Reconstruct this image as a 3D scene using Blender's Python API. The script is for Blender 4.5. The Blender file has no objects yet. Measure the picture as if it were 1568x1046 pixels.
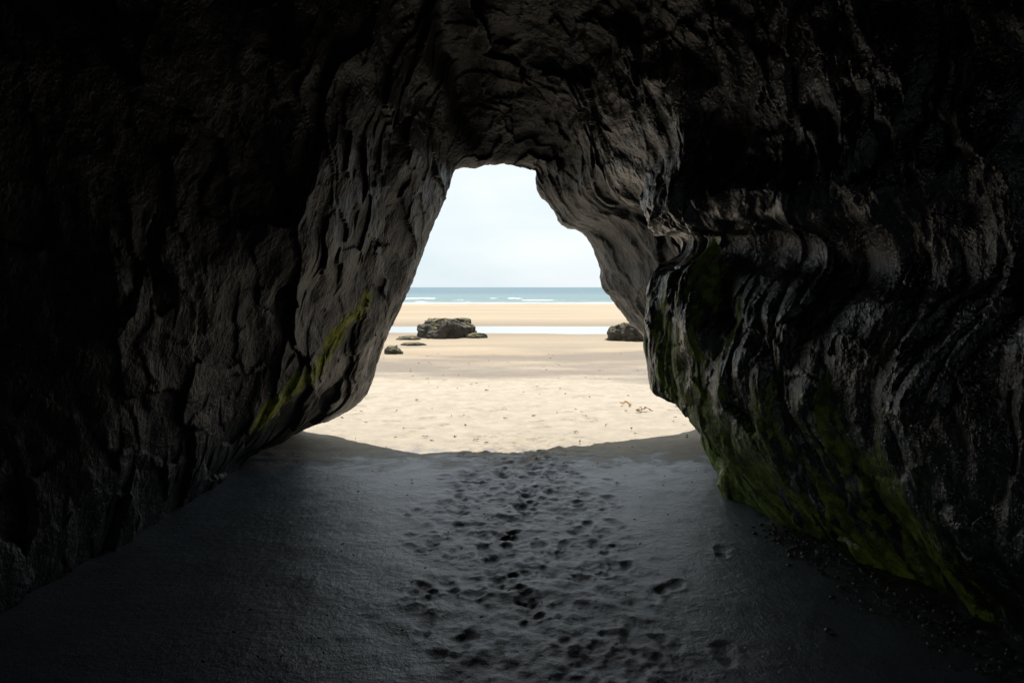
import bpy, math, random
import numpy as np
random.seed(4); rng=np.random.default_rng(7)
scene=bpy.context.scene

# ---------------------------------------------------------------- noise
_perm=rng.permutation(256); _perm=np.concatenate([_perm,_perm,_perm])
_g=rng.normal(size=(256,3)); _g/=np.linalg.norm(_g,axis=1)[:,None]
def perlin(p):
    i=np.floor(p).astype(np.int64); f=p-i; i&=255
    u=f*f*f*(f*(f*6-15)+10)
    out=0
    for dx in (0,1):
        wx=u[:,0] if dx else 1-u[:,0]
        for dy in (0,1):
            wy=u[:,1] if dy else 1-u[:,1]
            hh=_perm[_perm[(i[:,0]+dx)&255]+((i[:,1]+dy)&255)]
            for dz in (0,1):
                wz=u[:,2] if dz else 1-u[:,2]
                g=_g[_perm[hh+((i[:,2]+dz)&255)]]
                out=out+wx*wy*wz*(g[:,0]*(f[:,0]-dx)+g[:,1]*(f[:,1]-dy)+g[:,2]*(f[:,2]-dz))
    return out*1.6
def fbm(p,o=4,r=.5):
    a=1.;s=0;t=0
    for k in range(o):
        s=s+a*perlin(p*(2.03**k)+k*17.3); t+=a; a*=r
    return s/t
def ridged(p,o=4,r=.5):
    a=1.;s=0;t=0
    for k in range(o):
        s=s+a*(1-2*np.abs(perlin(p*(2.03**k)+k*11.7))); t+=a; a*=r
    return s/t
def facets(p,seed):
    # broken-slab facets: per-cell tilted planes, nearest jittered cell wins
    ip=np.floor(p).astype(np.int64); best=np.full(len(p),9.); val=np.zeros(len(p))
    for dx in (-1,0,1):
        for dy in (-1,0,1):
            for dz in (-1,0,1):
                c=ip+np.array([dx,dy,dz])
                h=_perm[_perm[_perm[(c[:,0]+seed)&255]+(c[:,1]&255)]+(c[:,2]&255)]
                ctr=c+.5+.45*_g[h]
                d=p-ctr; dist=(d*d).sum(1)
                tv=(d*_g[(h+91)&255]).sum(1)*.9+_g[(h+33)&255,0]*.45
                m_=dist<best; best=np.where(m_,dist,best); val=np.where(m_,tv,val)
    return val
def sm(a,b,x):
    t=np.clip((x-a)/(b-a),0,1); return t*t*(3-2*t)

def grid_mesh(name,V,nr,nc,attrs=None,flip=False,smooth=True):
    me=bpy.data.meshes.new(name)
    me.vertices.add(nr*nc); me.vertices.foreach_set('co',V.astype(np.float32).ravel())
    r,c=np.meshgrid(np.arange(nr-1),np.arange(nc-1),indexing='ij')
    a=(r*nc+c).ravel()
    q=np.stack([a,a+1,a+nc+1,a+nc],1)
    if flip: q=q[:,::-1]
    n=len(q)
    me.loops.add(n*4); me.loops.foreach_set('vertex_index',q.ravel().astype(np.int32))
    me.polygons.add(n); me.polygons.foreach_set('loop_start',(np.arange(n)*4).astype(np.int32))
    me.polygons.foreach_set('loop_total',np.full(n,4,np.int32))
    me.update(); me.validate()
    if smooth: me.polygons.foreach_set('use_smooth',np.ones(len(me.polygons),bool))
    for k,v in (attrs or {}).items():
        at=me.attributes.new(k,'FLOAT','POINT'); at.data.foreach_set('value',v.astype(np.float32))
    ob=bpy.data.objects.new(name,me); scene.collection.objects.link(ob)
    return ob

# ---------------------------------------------------------------- node helpers
class M:
    def __init__(s,name):
        s.m=bpy.data.materials.new(name); s.m.use_nodes=True
        s.nt=s.m.node_tree; s.b=s.nt.nodes['Principled BSDF']
        s.geo=s.nt.nodes.new('ShaderNodeNewGeometry'); s.pos=s.geo.outputs['Position']
    def link(s,a,b): s.nt.links.new(a,b)
    def mapv(s,scale,vec=None):
        n=s.nt.nodes.new('ShaderNodeMapping'); n.inputs['Scale'].default_value=scale
        s.link(vec or s.pos,n.inputs['Vector']); return n.outputs[0]
    def noise(s,scale,detail=4,rough=.55,vec=None,dist=0):
        n=s.nt.nodes.new('ShaderNodeTexNoise'); n.inputs['Scale'].default_value=scale
        n.inputs['Detail'].default_value=detail; n.inputs['Roughness'].default_value=rough
        n.inputs['Distortion'].default_value=dist
        s.link(vec or s.pos,n.inputs['Vector']); return n.outputs['Fac']
    def attr(s,name):
        n=s.nt.nodes.new('ShaderNodeAttribute'); n.attribute_name=name; return n.outputs['Fac']
    def rng(s,v,a,b,c=0.,d=1.):
        n=s.nt.nodes.new('ShaderNodeMapRange'); n.interpolation_type='SMOOTHSTEP'
        for k,x in zip(('From Min','From Max','To Min','To Max'),(a,b,c,d)): n.inputs[k].default_value=x
        s.link(v,n.inputs['Value']); return n.outputs[0]
    def mix(s,f,a,b):
        n=s.nt.nodes.new('ShaderNodeMix'); n.data_type='RGBA'
        if isinstance(f,(int,float)): n.inputs[0].default_value=f
        else: s.link(f,n.inputs[0])
        for i,x in ((6,a),(7,b)):
            if isinstance(x,tuple): n.inputs[i].default_value=(*x,1)
            else: s.link(x,n.inputs[i])
        return n.outputs[2]
    def math(s,op,a,b=0.):
        n=s.nt.nodes.new('ShaderNodeMath'); n.operation=op
        for i,x in ((0,a),(1,b)):
            if isinstance(x,(int,float)): n.inputs[i].default_value=x
            else: s.link(x,n.inputs[i])
        return n.outputs[0]
    def bump(s,h,strength,dist,prev=None):
        n=s.nt.nodes.new('ShaderNodeBump'); n.inputs['Strength'].default_value=strength
        n.inputs['Distance'].default_value=dist; s.link(h,n.inputs['Height'])
        if prev: s.link(prev,n.inputs['Normal'])
        return n.outputs[0]
    def set(s,k,v):
        i=s.b.inputs[k]
        if isinstance(v,tuple): i.default_value=(*v,1)
        elif isinstance(v,(int,float)): i.default_value=v
        else: s.link(v,i)
    def sep(s):
        n=s.nt.nodes.new('ShaderNodeSeparateXYZ'); s.link(s.pos,n.inputs[0]); return n.outputs

# ---------------------------------------------------------------- cave
Y=lambda y,pts:[(x,y,z) for x,z in pts]
rings=[]
back=[(-3.0,-.5),(-2.95,0),(-3.0,.4),(-3.05,.9),(-3.05,1.6),(-2.95,2.5),(-2.7,3.4),(-2.1,4.3),(-1.1,5.0),(-.05,5.2),(1.0,5.0),
      (1.9,4.4),(2.4,3.7),(2.65,3.0),(2.75,2.4),(2.75,1.9),(2.7,1.5),(2.65,1.0),(2.6,.6),(2.6,.3),(2.6,0),(2.7,-.5)]
rings.append([(x*.24,-6.2,1.9+(z-1.4)*.18) for x,z in back])  # end ring left open: added opening behind the camera, lets in sky fill
rings.append([(x*.6,-5.0,1.5+(z-1.4)*.6) for x,z in back])
rings.append(Y(-3,back))
rings.append(Y(-1,back))
rings.append(Y(1,[(x*.99,z) for x,z in back]))
rings.append(Y(2.5,[(-2.8,-.5),(-2.7,0),(-2.75,.4),(-2.78,.9),(-2.76,1.6),(-2.7,2.45),(-2.5,3.3),(-2.0,4.15),(-1.1,4.85),(-.05,5.05),(.95,4.8),
      (1.7,4.1),(2.05,3.4),(2.22,2.75),(2.28,2.15),(2.25,1.8),(2.18,1.5),(2.1,1.0),(2.15,.6),(2.24,.3),(2.36,0),(2.5,-.5)]))
rings.append(Y(3.5,[(-2.6,-.5),(-2.48,0),(-2.46,.4),(-2.45,.9),(-2.38,1.5),(-2.25,2.25),(-2.08,3.0),(-1.7,3.8),(-1.0,4.5),(-.07,4.8),(.85,4.5),
      (1.4,3.85),(1.68,3.2),(1.82,2.6),(1.90,2.06),(1.92,1.78),(1.80,1.5),(1.70,1.0),(1.80,.6),(2.0,.3),(2.17,0),(2.35,-.5)]))
rings.append(Y(4.5,[(-2.5,-.5),(-2.38,0),(-2.26,.36),(-2.12,.8),(-1.95,1.35),(-1.76,2.0),(-1.54,2.65),(-1.26,3.35),(-.85,4.0),(-.09,4.3),(.7,4.0),
      (1.1,3.45),(1.28,2.9),(1.38,2.5),(1.46,2.12),(1.60,1.94),(1.47,1.68),(1.34,1.1),(1.42,.68),(1.63,.35),(1.84,0),(2.1,-.5)]))
rings.append(Y(5.45,[(-2.45,-.5),(-2.34,0),(-2.13,.32),(-1.88,.72),(-1.63,1.24),(-1.41,1.8),(-1.24,2.33),(-1.05,2.98),(-.80,3.55),(-.1,3.9),(.60,3.6),
      (.84,3.05),(.95,2.62),(1.08,2.38),(1.25,2.15),(1.34,1.97),(1.09,1.72),(1.01,1.15),(1.05,.78),(1.43,.45),(1.66,0),(1.9,-.5)]))
rings.append([( -2.5,6.2,-.5),(-2.42,6.2,0),(-2.1,6.2,.22),(-1.7,6.2,.58),(-1.44,6.2,1.14),(-1.22,6.2,1.68),(-1.07,6.2,2.13),(-.88,6.2,2.7),(-.72,6.35,3.2),(-.1,6.5,3.45),(.48,6.5,3.25),
      (.66,6.4,2.9),(.82,6.2,2.57),(1.02,6.2,2.38),(1.3,6.1,2.2),(1.45,6.0,1.9),(1.60,6.0,1.6),(1.72,6.0,1.2),(1.8,6.0,.8),(1.9,6.1,.4),(2.05,6.2,0),(2.2,6.2,-.5)])
mouth=[(-2.9,6.9,-.5),(-2.54,6.9,-.05),(-2.10,7,.14),(-1.52,7,.47),(-1.29,7,1.05),(-1.04,7,1.6),(-.89,7,2.0),(-.66,7,2.56),(-.58,7.1,2.84),(-.1,7.2,2.90),(.25,7.3,2.87),
      (.29,7.4,2.64),(.45,7.5,2.42),(.53,7.5,2.27),(.78,7.5,2.17),(.93,7.5,1.85),(.98,7.5,1.58),(1.22,7.5,1.26),(1.6,7.5,.9),(1.95,7.5,.45),(2.3,7.5,0),(2.5,7.5,-.5)]
rings.append(mouth)
def out(s,y,addy=0): return [(-.1+(x+.1)*s,y+(yy-7)*.6,1.2+(z-1.2)*s) for x,yy,z in mouth]
rings.append(out(1.3,7.4)); rings.append(out(2.4,8.0)); rings.append(out(6,8.5)); rings.append(out(7.5,6)); rings.append(out(8,-14))
C=np.array(rings)            # R x K x 3
def resample(A,u):           # smooth cubic hermite with limited slopes, along axis 0
    n=len(A); d=A[1:]-A[:-1]
    m=np.zeros_like(A); m[0]=d[0]; m[-1]=d[-1]
    p=d[:-1]*d[1:]; s=np.where(p>0,2*p/(d[:-1]+d[1:]+1e-12*np.sign(d[:-1]+1e-30)),0)
    cr=(d[:-1]+d[1:])/2
    m[1:-1]=.55*s+.45*cr
    i=np.clip(np.floor(u).astype(int),0,n-2); t=(u-i).reshape((-1,)+(1,)*(A.ndim-1))
    h00=2*t**3-3*t**2+1;h10=t**3-2*t**2+t;h01=-2*t**3+3*t**2;h11=t**3-t**2
    return h00*A[i]+h10*m[i]+h01*A[i+1]+h11*m[i+1]
rowcount=[3,6,10,14,50,90,105,125,120,100,40,24,20,8,8]
ur=np.concatenate([i+np.arange(c)/c for i,c in enumerate(rowcount)]+[[len(rings)-1]])
seg=np.linalg.norm(C[8,1:]-C[8,:-1],axis=1)
cc=np.maximum(6,(seg/seg.sum()*700)).astype(int)
uc=np.concatenate([i+np.arange(c)/c for i,c in enumerate(cc)]+[[C.shape[1]-1]])
A=resample(C,ur)
A=resample(A.transpose(1,0,2),uc).transpose(1,0,2)
nr,nc=A.shape[:2]
du=np.gradient(A,axis=0); dv=np.gradient(A,axis=1)
N=np.cross(du,dv); N/=np.linalg.norm(N,axis=2)[...,None]+1e-9
mid=N[nr//3,nc//4]; pt=A[nr//3,nc//4]
if np.dot(mid,np.array([0,pt[1],1.4])-pt)<0: N=-N
P=A.reshape(-1,3); Nn=N.reshape(-1,3)
x,y,z=P.T
UC=np.tile(uc,nr); UR=np.repeat(ur,nc)
right=sm(9.5,13,UC); left=1-sm(7,9.5,UC); top=np.clip(1-right-left,0,1)
W=np.stack([fbm(P*1.1,2),fbm(P*1.1+40,2),fbm(P*1.1+80,2)],1)
q=P+W*.35
q2=P+W*.15+np.stack([fbm(P*5,2),fbm(P*5+9,2),fbm(P*5+5,2)],1)*.05
mo=1-.8*np.exp(-((UR-10)/.4)**2)                 # keep the mouth outline
big=fbm(q*.8,3)
calm=sm(-.25,.3,fbm(P*1.3+90,2))                 # smooth zones vs broken zones
fold=-ridged(np.stack([q[:,0]*.8,q[:,1]*1.6,q[:,2]*.55],1)+5,3,.42)
flow=ridged(np.stack([q[:,0]*1.2,q[:,1]*4.6,q[:,2]*.8],1)+9,4,.5)
lfold=-ridged(np.stack([q[:,0]*.7,q[:,1]*1.2+q[:,2]*.4,q[:,2]*.5],1)+25,3,.38)
diag=ridged(np.stack([q[:,0]*.8,q[:,1]*3.0+q[:,2]*.9,q[:,2]*.7],1)+14,4,.5)
tilt=np.stack([q2[:,0],q2[:,1]*1.0+q2[:,2]*.35,q2[:,2]],1)
fc1=facets(tilt*np.array([1.3,1.9,1.0]),5); fc2=facets(tilt*np.array([4.,6.,3.]),77)
fc3=facets(q2*np.array([2.0,2.6,1.5])+3,31)
chip=ridged(q*3.6+3,3,.5)
fine=fbm(q*13,3,.5)
D=big*.12*mo
D+=right*(fold*.13+fc3*.028+(flow*.034+fc2*.016)*(.35+calm)+chip*.008)*(.3+.7*mo)
D+=left*(lfold*.05+fc1*.06+(fc2*.020+diag*.011)*(.35+calm)+chip*.006)*mo
D+=top*((fold*.05+fc1*.07)*mo+fc2*.030+chip*.03)
D+=fine*(.006+.012*(1-mo))
brz=sm(5,6,UR)*(1-sm(8.2,8.8,UR))
D+=np.exp(-((UC-13.8)/.75)**2)*brz*.14*(1+.7*chip)
D-=np.exp(-((UC-15.4)/.45)**2)*brz*.05
# ceiling fissure
D-=.25*np.exp(-((UC-8.6-.25*W[:,0])/.22)**2)*sm(5,7,UR)*(1-sm(9.0,9.8,UR))
D*=1+2.5*sm(11.2,13,UR)
P2=P+Nn*D[:,None]
x,y,z=P2.T
streak=fbm(np.stack([x*5,y*11,z*1.3],1)+30,4)
patch=fbm(P2*2.2+60,3)
al=np.zeros(len(P2))
s0=np.array([6.15,1.5]); s1=np.array([5.5,.60]); dseg=s1-s0
tt=np.clip(((y-s0[0])*dseg[0]+(z-s0[1])*dseg[1])/(dseg@dseg),0,1)
dd=np.hypot(y-s0[0]-tt*dseg[0],z-s0[1]-tt*dseg[1])
al=np.maximum(al,left*(1-sm(.03,.10+.15*tt,dd+streak*.12))*sm(-1.0,-.15,patch+streak))
fr=(1-sm(.15,1.0,z-streak*1.1))*sm(3.0,3.6,y)*(1-sm(5.5,5.8,y))*sm(-.35,.10,.6*patch+1.2*streak)
al=np.maximum(al,right*fr*1.3)
for (ys_,w,z0,z1) in ((5.2,.06,.75,1.7),(4.95,.07,.7,2.0),(5.42,.06,1.05,1.6),(5.05,.06,.4,1.4),(4.75,.06,.3,1.8),(4.3,.06,.2,.8),(4.45,.05,.9,1.6)):
    dy=np.abs(y-ys_-.2*fbm(np.stack([x*0,y*0+ys_*9,z*1.5],1),2))
    al=np.maximum(al,right*(1-sm(w*.3,w*1.6,dy+streak*.03))*sm(z0-.15,z0+.1,z)*(1-sm(z1-.2,z1+.1,z))*sm(-.6,.1,streak+patch))
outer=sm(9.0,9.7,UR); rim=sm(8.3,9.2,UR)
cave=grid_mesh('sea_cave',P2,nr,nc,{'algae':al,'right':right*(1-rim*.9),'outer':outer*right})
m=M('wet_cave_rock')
n1=m.noise(1.6,4,.6); n2=m.noise(14,4,.65); st=m.noise(3,4,.6,m.mapv((1.5,5,1.2)),.6)
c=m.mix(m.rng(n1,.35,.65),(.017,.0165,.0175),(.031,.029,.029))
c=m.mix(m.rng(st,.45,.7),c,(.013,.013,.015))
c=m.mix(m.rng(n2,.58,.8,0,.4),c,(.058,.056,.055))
c=m.mix(m.math('MULTIPLY',m.attr('outer'),.6),c,(.075,.085,.095))  # paler blue-grey on the outer right rock, sky light painted into the colour
ag=m.mix(m.rng(n2,.3,.7),(.11,.15,.012),(.48,.50,.04))
ag=m.mix(m.attr('right'),ag,m.mix(m.rng(n2,.35,.65),(.11,.18,.02),(.48,.62,.06)))
af=m.rng(m.math('ADD',m.attr('algae'),m.rng(m.noise(30,3,.7,m.mapv((1,1,.4))),.3,.7,-.35,.3)),.22,.55)
c=m.mix(af,c,ag)
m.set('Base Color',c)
r=m.rng(m.noise(4,3,.6),.35,.65,.16,.38)
r=m.math('ADD',r,m.math('MULTIPLY',m.math('SUBTRACT',1.,m.attr('right')),.14))
m.set('Roughness',m.math('ADD',r,m.math('MULTIPLY',af,.3))); m.set('Specular IOR Level',m.math('ADD',.32,m.math('MULTIPLY',m.attr('right'),.68)))
m.set('Coat Weight',m.math('MULTIPLY',m.attr('right'),m.math('SUBTRACT',1.,m.math('MULTIPLY',af,.8)))); m.set('Coat Roughness',.18); m.b.inputs['Coat IOR'].default_value=1.6
h1=m.noise(6,6,.6,m.mapv((1,1.7,.9)),.1); h2=m.noise(45,3,.6)
nb=m.bump(h1,.8,.045); nb=m.bump(h2,.8,.014,nb); m.set('Normal',nb); m.set('Coat Normal',nb)
cave.data.materials.append(m.m)

# ---------------------------------------------------------------- ground
def grow(a,b,s,g):
    o=[a];
    while o[-1]<b: s*=g; o.append(o[-1]+s)
    return np.array(o)
xs_mid=np.arange(-2.4,2.6,.0145)
xs_r=grow(xs_mid[-1],4000,.0145,1.09)[1:]; xs_l=-grow(2.4,4000,.0145,1.09)[1:][::-1]
xs=np.concatenate([xs_l,xs_mid,xs_r])
ys_mid=np.arange(2.3,8.8,.0145)
ys=np.concatenate([-grow(-2.3,60,.02,1.2)[1:][::-1],ys_mid,grow(ys_mid[-1],6000,.0145,1.025)[1:]])
GX,GY=np.meshgrid(xs,ys); sh=GX.shape
G=np.stack([GX.ravel(),GY.ravel(),np.zeros(GX.size)],1)
gx,gy=G[:,0],G[:,1]
near=(1-sm(14,30,gy))*(1-sm(8,20,np.abs(gx)))
trail=np.exp(-((gx-.12-.1*np.sin(gy)-.25*fbm(G*1.3+5,2))/.66)**4)*(1-sm(6.8,8.0,gy))
Z=fbm(G*.5,2)*.05*near*sm(3,9,gy)
Z+=fbm(G*3.2+3,3)*.008*near
lump=fbm(G*6.5+3,4,.6)
Z+=near*lump*(.002+.024*trail+.014*sm(7.0,9.5,gy))
Z=Z.reshape(sh)
foot=np.zeros(sh)
def footprint(px,py,a,L,dep):
    r=L*.9
    i0,i1=np.searchsorted(ys,[py-r,py+r]); j0,j1=np.searchsorted(xs,[px-r,px+r])
    X=GX[i0:i1,j0:j1]-px; YY=GY[i0:i1,j0:j1]-py
    if X.size==0: return
    u=X*math.cos(a)+YY*math.sin(a); v=-X*math.sin(a)+YY*math.cos(a)
    e1=np.sqrt((u/(L*.19))**2+((v-L*.16)/(L*.33))**2); e2=np.sqrt((u/(L*.15))**2+((v+L*.30)/(L*.2))**2)
    e=np.minimum(e1,e2)+.15*np.sin(X*50+py*9)+.13*np.sin(YY*60+px*7)
    f=-dep*(1-sm(.5,1.3,e))*(1+.35*sm(-L*.1,-L*.4,v))+dep*.35*np.exp(-((e-1.45)/.28)**2)
    foot[i0:i1,j0:j1]+=f
R=random.Random(11)
for k in range(210):
    py=2.4+5.0*R.random()**.9; px=.12+.1*math.sin(py)+R.gauss(0,.34)
    footprint(px,py,R.gauss(0,.5)+(math.pi if R.random()<.4 else 0),R.uniform(.15,.28),R.uniform(.003,.010))
for px,py in ((-.42,3.22),(-.50,3.55),(-.2,3.1),(.93,2.98),(1.28,4.15),(-.35,4.1),(-.47,4.3)):
    footprint(px,py,R.gauss(-.2,.4),.22,.007)
for k in range(150):
    py=7.1+7*R.random(); px=R.uniform(-2.5,3)
    footprint(px,py,R.uniform(0,6.3),R.uniform(.16,.28),R.uniform(.006,.015))
Z+=foot
G[:,2]=Z.ravel()
lip=fbm(np.stack([gx*.12,gy*.3,gx*0],1)+7,3)
ch=sm(23.3,24.6,gy+lip*1.6)*(1-sm(27.8,28.8,gy+lip*.8))
G[:,2]-=ch*.06
G[:,2]-=sm(66,85,gy)*2.5
stir=trail*sm(.15,.75,.5+1.8*fbm(G*3.6+70,4,.6)-foot.ravel()*38)
stir=np.maximum(stir,sm(-.25,.15,gx-(2.36-.12*(gy-2))+.25*fbm(G*3+8,3))*(1-sm(3.6,4.4,gy))*sm(-.2,.2,fbm(G*6+1,3)+.15))
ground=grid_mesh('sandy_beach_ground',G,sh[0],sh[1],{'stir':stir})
m=M('beach_sand'); X_,Y_,Z_=m.sep()
big=m.noise(.5,4,.6,m.mapv((.35,1,1))); med=m.noise(4,5,.65); fin=m.noise(120,2,.7); band=m.noise(.22,4,.6,m.mapv((.25,1.6,1)))
dry=m.mix(m.rng(med,.3,.7),(.44,.372,.285),(.55,.475,.37))
far=m.mix(m.rng(band,.35,.65),(.38,.29,.19),(.445,.352,.24))
c=m.mix(m.rng(Y_,10,17),dry,far)
damp=m.math('MULTIPLY',m.rng(big,.38,.6),m.math('MULTIPLY',m.rng(Y_,9.5,12.5),m.rng(Y_,16,21,1,0)))
c=m.mix(m.math('MULTIPLY',damp,.85),c,(.22,.18,.14))
c=m.mix(m.math('MULTIPLY',m.rng(Y_,19,24),m.rng(Y_,29,34,1,0)),c,(.29,.225,.155))
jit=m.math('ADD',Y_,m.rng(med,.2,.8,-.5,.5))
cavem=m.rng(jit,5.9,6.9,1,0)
cs=m.mix(m.rng(med,.3,.7),(.135,.160,.185),(.195,.226,.255))  # damp cave sand, its bluish tint is sky light put into the colour
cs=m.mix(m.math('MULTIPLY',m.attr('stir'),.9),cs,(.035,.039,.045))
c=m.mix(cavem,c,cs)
c=m.mix(m.rng(fin,.5,.8,0,.55),c,(.07,.065,.06))
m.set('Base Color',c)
m.set('Roughness',m.mix(cavem,(.9,.9,.9),(.32,.32,.32))); m.set('Specular IOR Level',.6)
nb=m.bump(m.noise(22,5,.7),.6,.02); nb=m.bump(fin,.7,.005,nb); m.set('Normal',nb)
ground.data.materials.append(m.m)

# ---------------------------------------------------------------- tide pool
def plane(name,x0,x1,y0,y1,z,nx=2,ny=2):
    X,Yv=np.meshgrid(np.linspace(x0,x1,nx),np.linspace(y0,y1,ny))
    return grid_mesh(name,np.stack([X.ravel(),Yv.ravel(),np.full(X.size,z)],1),ny,nx)
pool=plane('tide_pool_water',-60,60,22.5,30,-.024)
m=M('shallow_water'); m.set('Base Color',(.42,.42,.40)); m.set('Roughness',.05); m.set('Specular IOR Level',1.)
m.set('Normal',m.bump(m.noise(6,2,.5,m.mapv((.5,1.5,1))),.06,.01))
pool.data.materials.append(m.m)

# ---------------------------------------------------------------- sea
sx=np.concatenate([np.linspace(-4000,-90,14),np.linspace(-70,70,360),np.linspace(90,4000,14)])
sy=np.concatenate([np.arange(66,130,.25),grow(130,6000,.3,1.06)[1:]])
SX,SY=np.meshgrid(sx,sy); S=np.stack([SX.ravel(),SY.ravel(),np.zeros(SX.size)],1)
a_,b_=S[:,0],S[:,1]
warp=fbm(np.stack([a_*.03,b_*.02,a_*0],1),3)*7
zz=np.full(len(S),-.06); fo=np.zeros(len(S))
for (yc,h,w,p0) in ((79,.08,1.0,1.),(84,.14,1.3,5.),(93,.26,1.6,9.),(108,.16,2.2,14.)):
    d=b_-(yc+warp); amp=h*(.55+.9*np.clip(fbm(np.stack([a_*.035+p0,a_*0,a_*0],1),2)+.3,0,1))
    prof=np.where(d<0,np.exp(-(d/(w*.6))**2),np.exp(-(d/(w*1.7))**2))
    zz+=amp*prof
    fm=np.exp(-((d+.6)/(w*.6))**2)*sm(-.05,.35,fbm(np.stack([a_*.16+p0*3,b_*.05,a_*0],1),4,.6)+(.05 if yc<95 else -.25))
    fo=np.maximum(fo,fm*(.8 if yc<100 else .3))
fo=np.maximum(fo,(1-sm(73.5,76,b_+warp*.35))*.75*sm(-.4,.15,fbm(np.stack([a_*.2,b_*.8,a_*0],1)+2,3)+.2))
S[:,2]=zz+fbm(np.stack([a_*.15,b_*.4,a_*0],1),3)*.05
sea=grid_mesh('sea_water',S,len(sy),len(sx),{'foam':fo})
m=M('sea'); X_,Y_,Z_=m.sep()
b1=m.noise(.06,4,.6,m.mapv((.3,1.2,1)))
c=m.mix(m.rng(Y_,80,240),(.18,.255,.255),(.09,.165,.21))
c=m.mix(m.rng(b1,.4,.65,0,.6),c,(.15,.225,.245))
f=m.rng(m.math('ADD',m.attr('foam'),m.rng(m.noise(1.2,4,.7,m.mapv((.5,1,1))),.3,.7,-.3,.25)),.4,.75)
f2=m.math('MULTIPLY',m.rng(m.noise(.5,5,.6,m.mapv((.12,.7,1))),.62,.75),.22)
f=m.math('MAXIMUM',f,f2)
c=m.mix(f,c,(.60,.64,.64)); m.set('Base Color',c)
m.set('Roughness',m.mix(f,(.4,.4,.4),(.9,.9,.9))); m.set('Specular IOR Level',.2)
m.set('Normal',m.bump(m.noise(.8,4,.6,m.mapv((.5,1.5,1))),.6,.5))
sea.data.materials.append(m.m)

# ---------------------------------------------------------------- boulders
mr=M('beach_rock'); n1=mr.noise(6,5,.65); sepn=mr.nt.nodes.new('ShaderNodeSeparateXYZ'); mr.link(mr.geo.outputs['Normal'],sepn.inputs[0])
c=mr.mix(mr.rng(n1,.35,.65),(.018,.016,.014),(.055,.046,.034))
topm=mr.math('MULTIPLY',mr.rng(sepn.outputs[2],.45,.9),mr.rng(mr.noise(4,4,.6),.4,.6))
c=mr.mix(topm,c,mr.mix(mr.rng(n1,.4,.6),(.09,.09,.02),(.25,.20,.075)))
mr.set('Base Color',c); mr.set('Roughness',.75)
mr.set('Normal',mr.bump(mr.noise(20,5,.7),.8,.05))
def boulder(name,px,py,lx,ly,h,seed,rot=0,bumps=(),rough=1.,flat=1.):
    nu,nv=150,70
    th=np.linspace(0,2*np.pi,nu); ph=np.linspace(-.35,np.pi/2,nv)
    T,Ph=np.meshgrid(th,ph)
    cp=np.abs(np.cos(Ph))**.5; spv=np.sign(np.sin(Ph))*np.abs(np.sin(Ph))**.8
    Q=np.stack([np.cos(T).ravel()*cp.ravel(),np.sin(T).ravel()*cp.ravel(),spv.ravel()],1)
    p=Q*np.array([lx,ly,h])
    d=fbm(p*1.8+seed,4)*.34-ridged(p*2.6+seed,3,.5)*.10+facets(p*3.2+seed,9)*.13+fbm(p*14+seed,3)*.03
    p=p*(1+(d*rough)[:,None]*np.array([.8,.8,1.]))
    for bx,bw,bh in bumps: p[:,2]+=bh*np.exp(-((p[:,0]-bx)/bw)**2)*np.clip(p[:,2]/h,0,1)
    p[:,2]=np.where(p[:,2]>h*flat,h*flat+(p[:,2]-h*flat)*.3,p[:,2])
    cr,sr=math.cos(rot),math.sin(rot)
    w=np.stack([p[:,0]*cr-p[:,1]*sr+px,p[:,0]*sr+p[:,1]*cr+py,p[:,2]],1)
    ob=grid_mesh(name,w,nv,nu); ob.data.materials.append(mr.m); return ob
boulder('beach_rock',-2.1,21.9,.98,.75,.54,3.1,0,((.40,.45,.14),),1.,1.08)
boulder('beach_rock',-1.12,21.4,.36,.3,.17,8.2)
boulder('beach_rock',3.78,20.6,.95,.6,.54,5.4,0,(),1.2)
boulder('beach_rock',-2.80,16.2,.22,.2,.22,9.7,0,(),1.6)
boulder('beach_rock',-2.75,18.9,.38,.22,.07,2.2,0,(),1.5)
boulder('beach_rock',-3.15,20.9,.4,.3,.10,6.6,0,(),1.5)

# ---------------------------------------------------------------- seaweed scraps
def scraps(name,items,mat,thick):
    V=[];F=[]
    for (px,py,s,a,ht) in items:
        n=7; w0=s*.28
        for i in range(n):
            t=i/(n-1)-.5; bend=.35*s*math.sin(t*4+a*3)
            u=t*s; wv=w0*(1-(2*t)**2*.8)*(.7+.5*R.random())
            zz=ht*(.3+.7*abs(math.sin(t*5+a)))+.006
            for sd in (-1,1):
                lx=u; ly=bend*.5+sd*wv*.5
                V.append((px+lx*math.cos(a)-ly*math.sin(a),py+lx*math.sin(a)+ly*math.cos(a),zz+(ht*.5*R.random() if sd>0 else 0)))
            b=len(V)-2
            if i: F.append((b-2,b-1,b+1,b))
    me=bpy.data.meshes.new(name); me.from_pydata(V,[],F); ob=bpy.data.objects.new(name,me); scene.collection.objects.link(ob)
    md=ob.modifiers.new('thick','SOLIDIFY'); md.thickness=thick
    me.materials.append(mat); return ob
ms=M('seaweed'); ms.set('Base Color',ms.mix(ms.rng(ms.noise(2,3,.6),.4,.6),(.09,.045,.012),(.38,.19,.04))); ms.set('Roughness',.5)
it=[(1.50,9.15,.14,.4,.05),(1.56,9.1,.11,1.5,.04),(1.70,8.75,.15,2.6,.05),(1.62,8.72,.10,.9,.03)]
scraps('seaweed',it,ms.m,.006)
md_=M('dark_debris'); md_.set('Base Color',(.05,.035,.02)); md_.set('Roughness',.8)
it=[]
for k in range(150):
    py=6.9+10*R.random()**1.3; it.append((R.uniform(-.3,.4)*py,py,R.uniform(.02,.06),R.uniform(0,6),R.uniform(.005,.02)))
for k in range(90):
    py=R.uniform(2.7,6.8); it.append((R.uniform(-1.4,1.7),py,R.uniform(.008,.022),R.uniform(0,6),.006))
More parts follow.
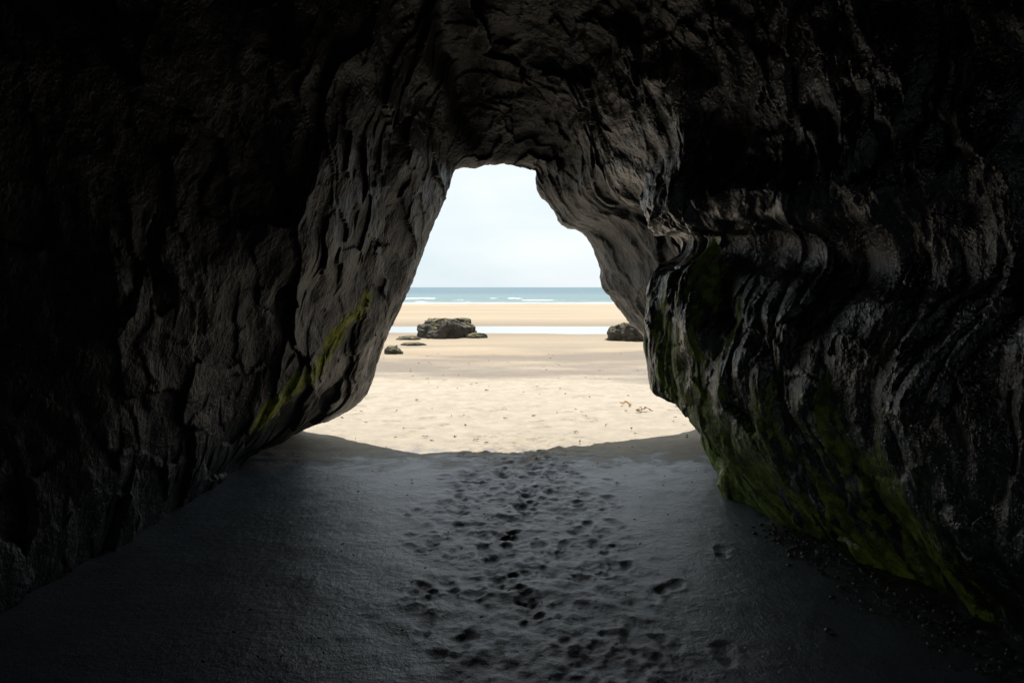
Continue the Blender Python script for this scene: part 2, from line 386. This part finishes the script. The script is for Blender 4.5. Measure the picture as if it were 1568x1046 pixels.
scraps('driftwood_debris',it,md_.m,.004)
# pebbles gathered at the foot of the right wall: one mesh
V=[];F=[]
for k in range(700):
    py=R.uniform(2.5,4.6); ex=2.36-.13*(py-2)-.12*max(0,py-3.4); px=ex-abs(R.gauss(0,.18)); s=R.uniform(.004,.017)*(1+.8*R.random()**4)
    b=len(V); n=7; s2=s*R.uniform(.6,1); a0=R.random()*6
    for lv,(rr,hh) in enumerate(((1,-.2),(1.05,.25),(.6,.62))):
        for i in range(n):
            a=a0+i*6.2832/n; V.append((px+math.cos(a)*s*rr*R.uniform(.85,1.1),py+math.sin(a)*s2*rr*R.uniform(.85,1.1),hh*s2+.004))
    V.append((px,py,.72*s2+.004))
    for lv in range(2):
        for i in range(n): F.append((b+lv*n+i,b+lv*n+(i+1)%n,b+(lv+1)*n+(i+1)%n,b+(lv+1)*n+i))
    for i in range(n): F.append((b+2*n+i,b+2*n+(i+1)%n,b+3*n))
me=bpy.data.meshes.new('pebbles'); me.from_pydata(V,[],F); me.polygons.foreach_set('use_smooth',[True]*len(F))
pb=bpy.data.objects.new('pebbles',me); scene.collection.objects.link(pb)
mp_=M('pebble'); mp_.set('Base Color',mp_.mix(mp_.rng(mp_.noise(40,2,.5),.4,.6),(.03,.03,.03),(.16,.155,.15))); mp_.set('Roughness',.3); me.materials.append(mp_.m)

# ---------------------------------------------------------------- light, sky, camera
EL,AZ=73,4
sun=bpy.data.lights.new('sun','SUN'); sun.energy=4.9; sun.angle=math.radians(.5); sun.color=(1,.965,.92)
so=bpy.data.objects.new('sun',sun); so.rotation_euler=(math.radians(-(90-EL)),0,math.radians(-AZ)); scene.collection.objects.link(so)
w=bpy.data.worlds.new('World'); scene.world=w; w.use_nodes=True; nt=w.node_tree
bg=nt.nodes['Background']; sky=nt.nodes.new('ShaderNodeTexSky'); sky.sky_type='NISHITA'; sky.sun_disc=False
sky.sun_elevation=math.radians(EL); sky.sun_rotation=math.radians(AZ)
tc=nt.nodes.new('ShaderNodeTexCoord'); mp=nt.nodes.new('ShaderNodeMapping'); mp.inputs['Scale'].default_value=(1,1,3.2); mp.inputs['Location'].default_value=(.3,0,.1)
nz=nt.nodes.new('ShaderNodeTexNoise'); nz.inputs['Scale'].default_value=2.2; nz.inputs['Detail'].default_value=4; nz.inputs['Roughness'].default_value=.5
mr_=nt.nodes.new('ShaderNodeMapRange'); mr_.inputs['From Min'].default_value=.38; mr_.inputs['From Max'].default_value=.62; mr_.inputs['To Min'].default_value=.0;mr_.inputs['To Max'].default_value=1
cl=nt.nodes.new('ShaderNodeMix'); cl.data_type='RGBA'; cl.inputs[6].default_value=(6.7,7.8,8.3,1); cl.inputs[7].default_value=(8.5,8.9,9.2,1)
mx=nt.nodes.new('ShaderNodeMix'); mx.data_type='RGBA'; mx.inputs[0].default_value=.88
nt.links.new(tc.outputs['Generated'],mp.inputs[0]); nt.links.new(mp.outputs[0],nz.inputs['Vector']); nt.links.new(nz.outputs['Fac'],mr_.inputs['Value'])
nt.links.new(mr_.outputs[0],cl.inputs[0]); nt.links.new(sky.outputs[0],mx.inputs[6]); nt.links.new(cl.outputs[2],mx.inputs[7]); nt.links.new(mx.outputs[2],bg.inputs['Color'])
bg.inputs['Strength'].default_value=.12

cam=bpy.data.cameras.new('camera'); co=bpy.data.objects.new('camera',cam); scene.collection.objects.link(co)
co.location=(0,0,1.6); co.rotation_euler=(math.radians(90),0,0); cam.lens=24; cam.sensor_width=36; cam.shift_y=-.053
cam.clip_start=.05; cam.clip_end=20000; scene.camera=co
scene.view_settings.view_transform='Standard'; scene.view_settings.look='None'; scene.view_settings.exposure=0
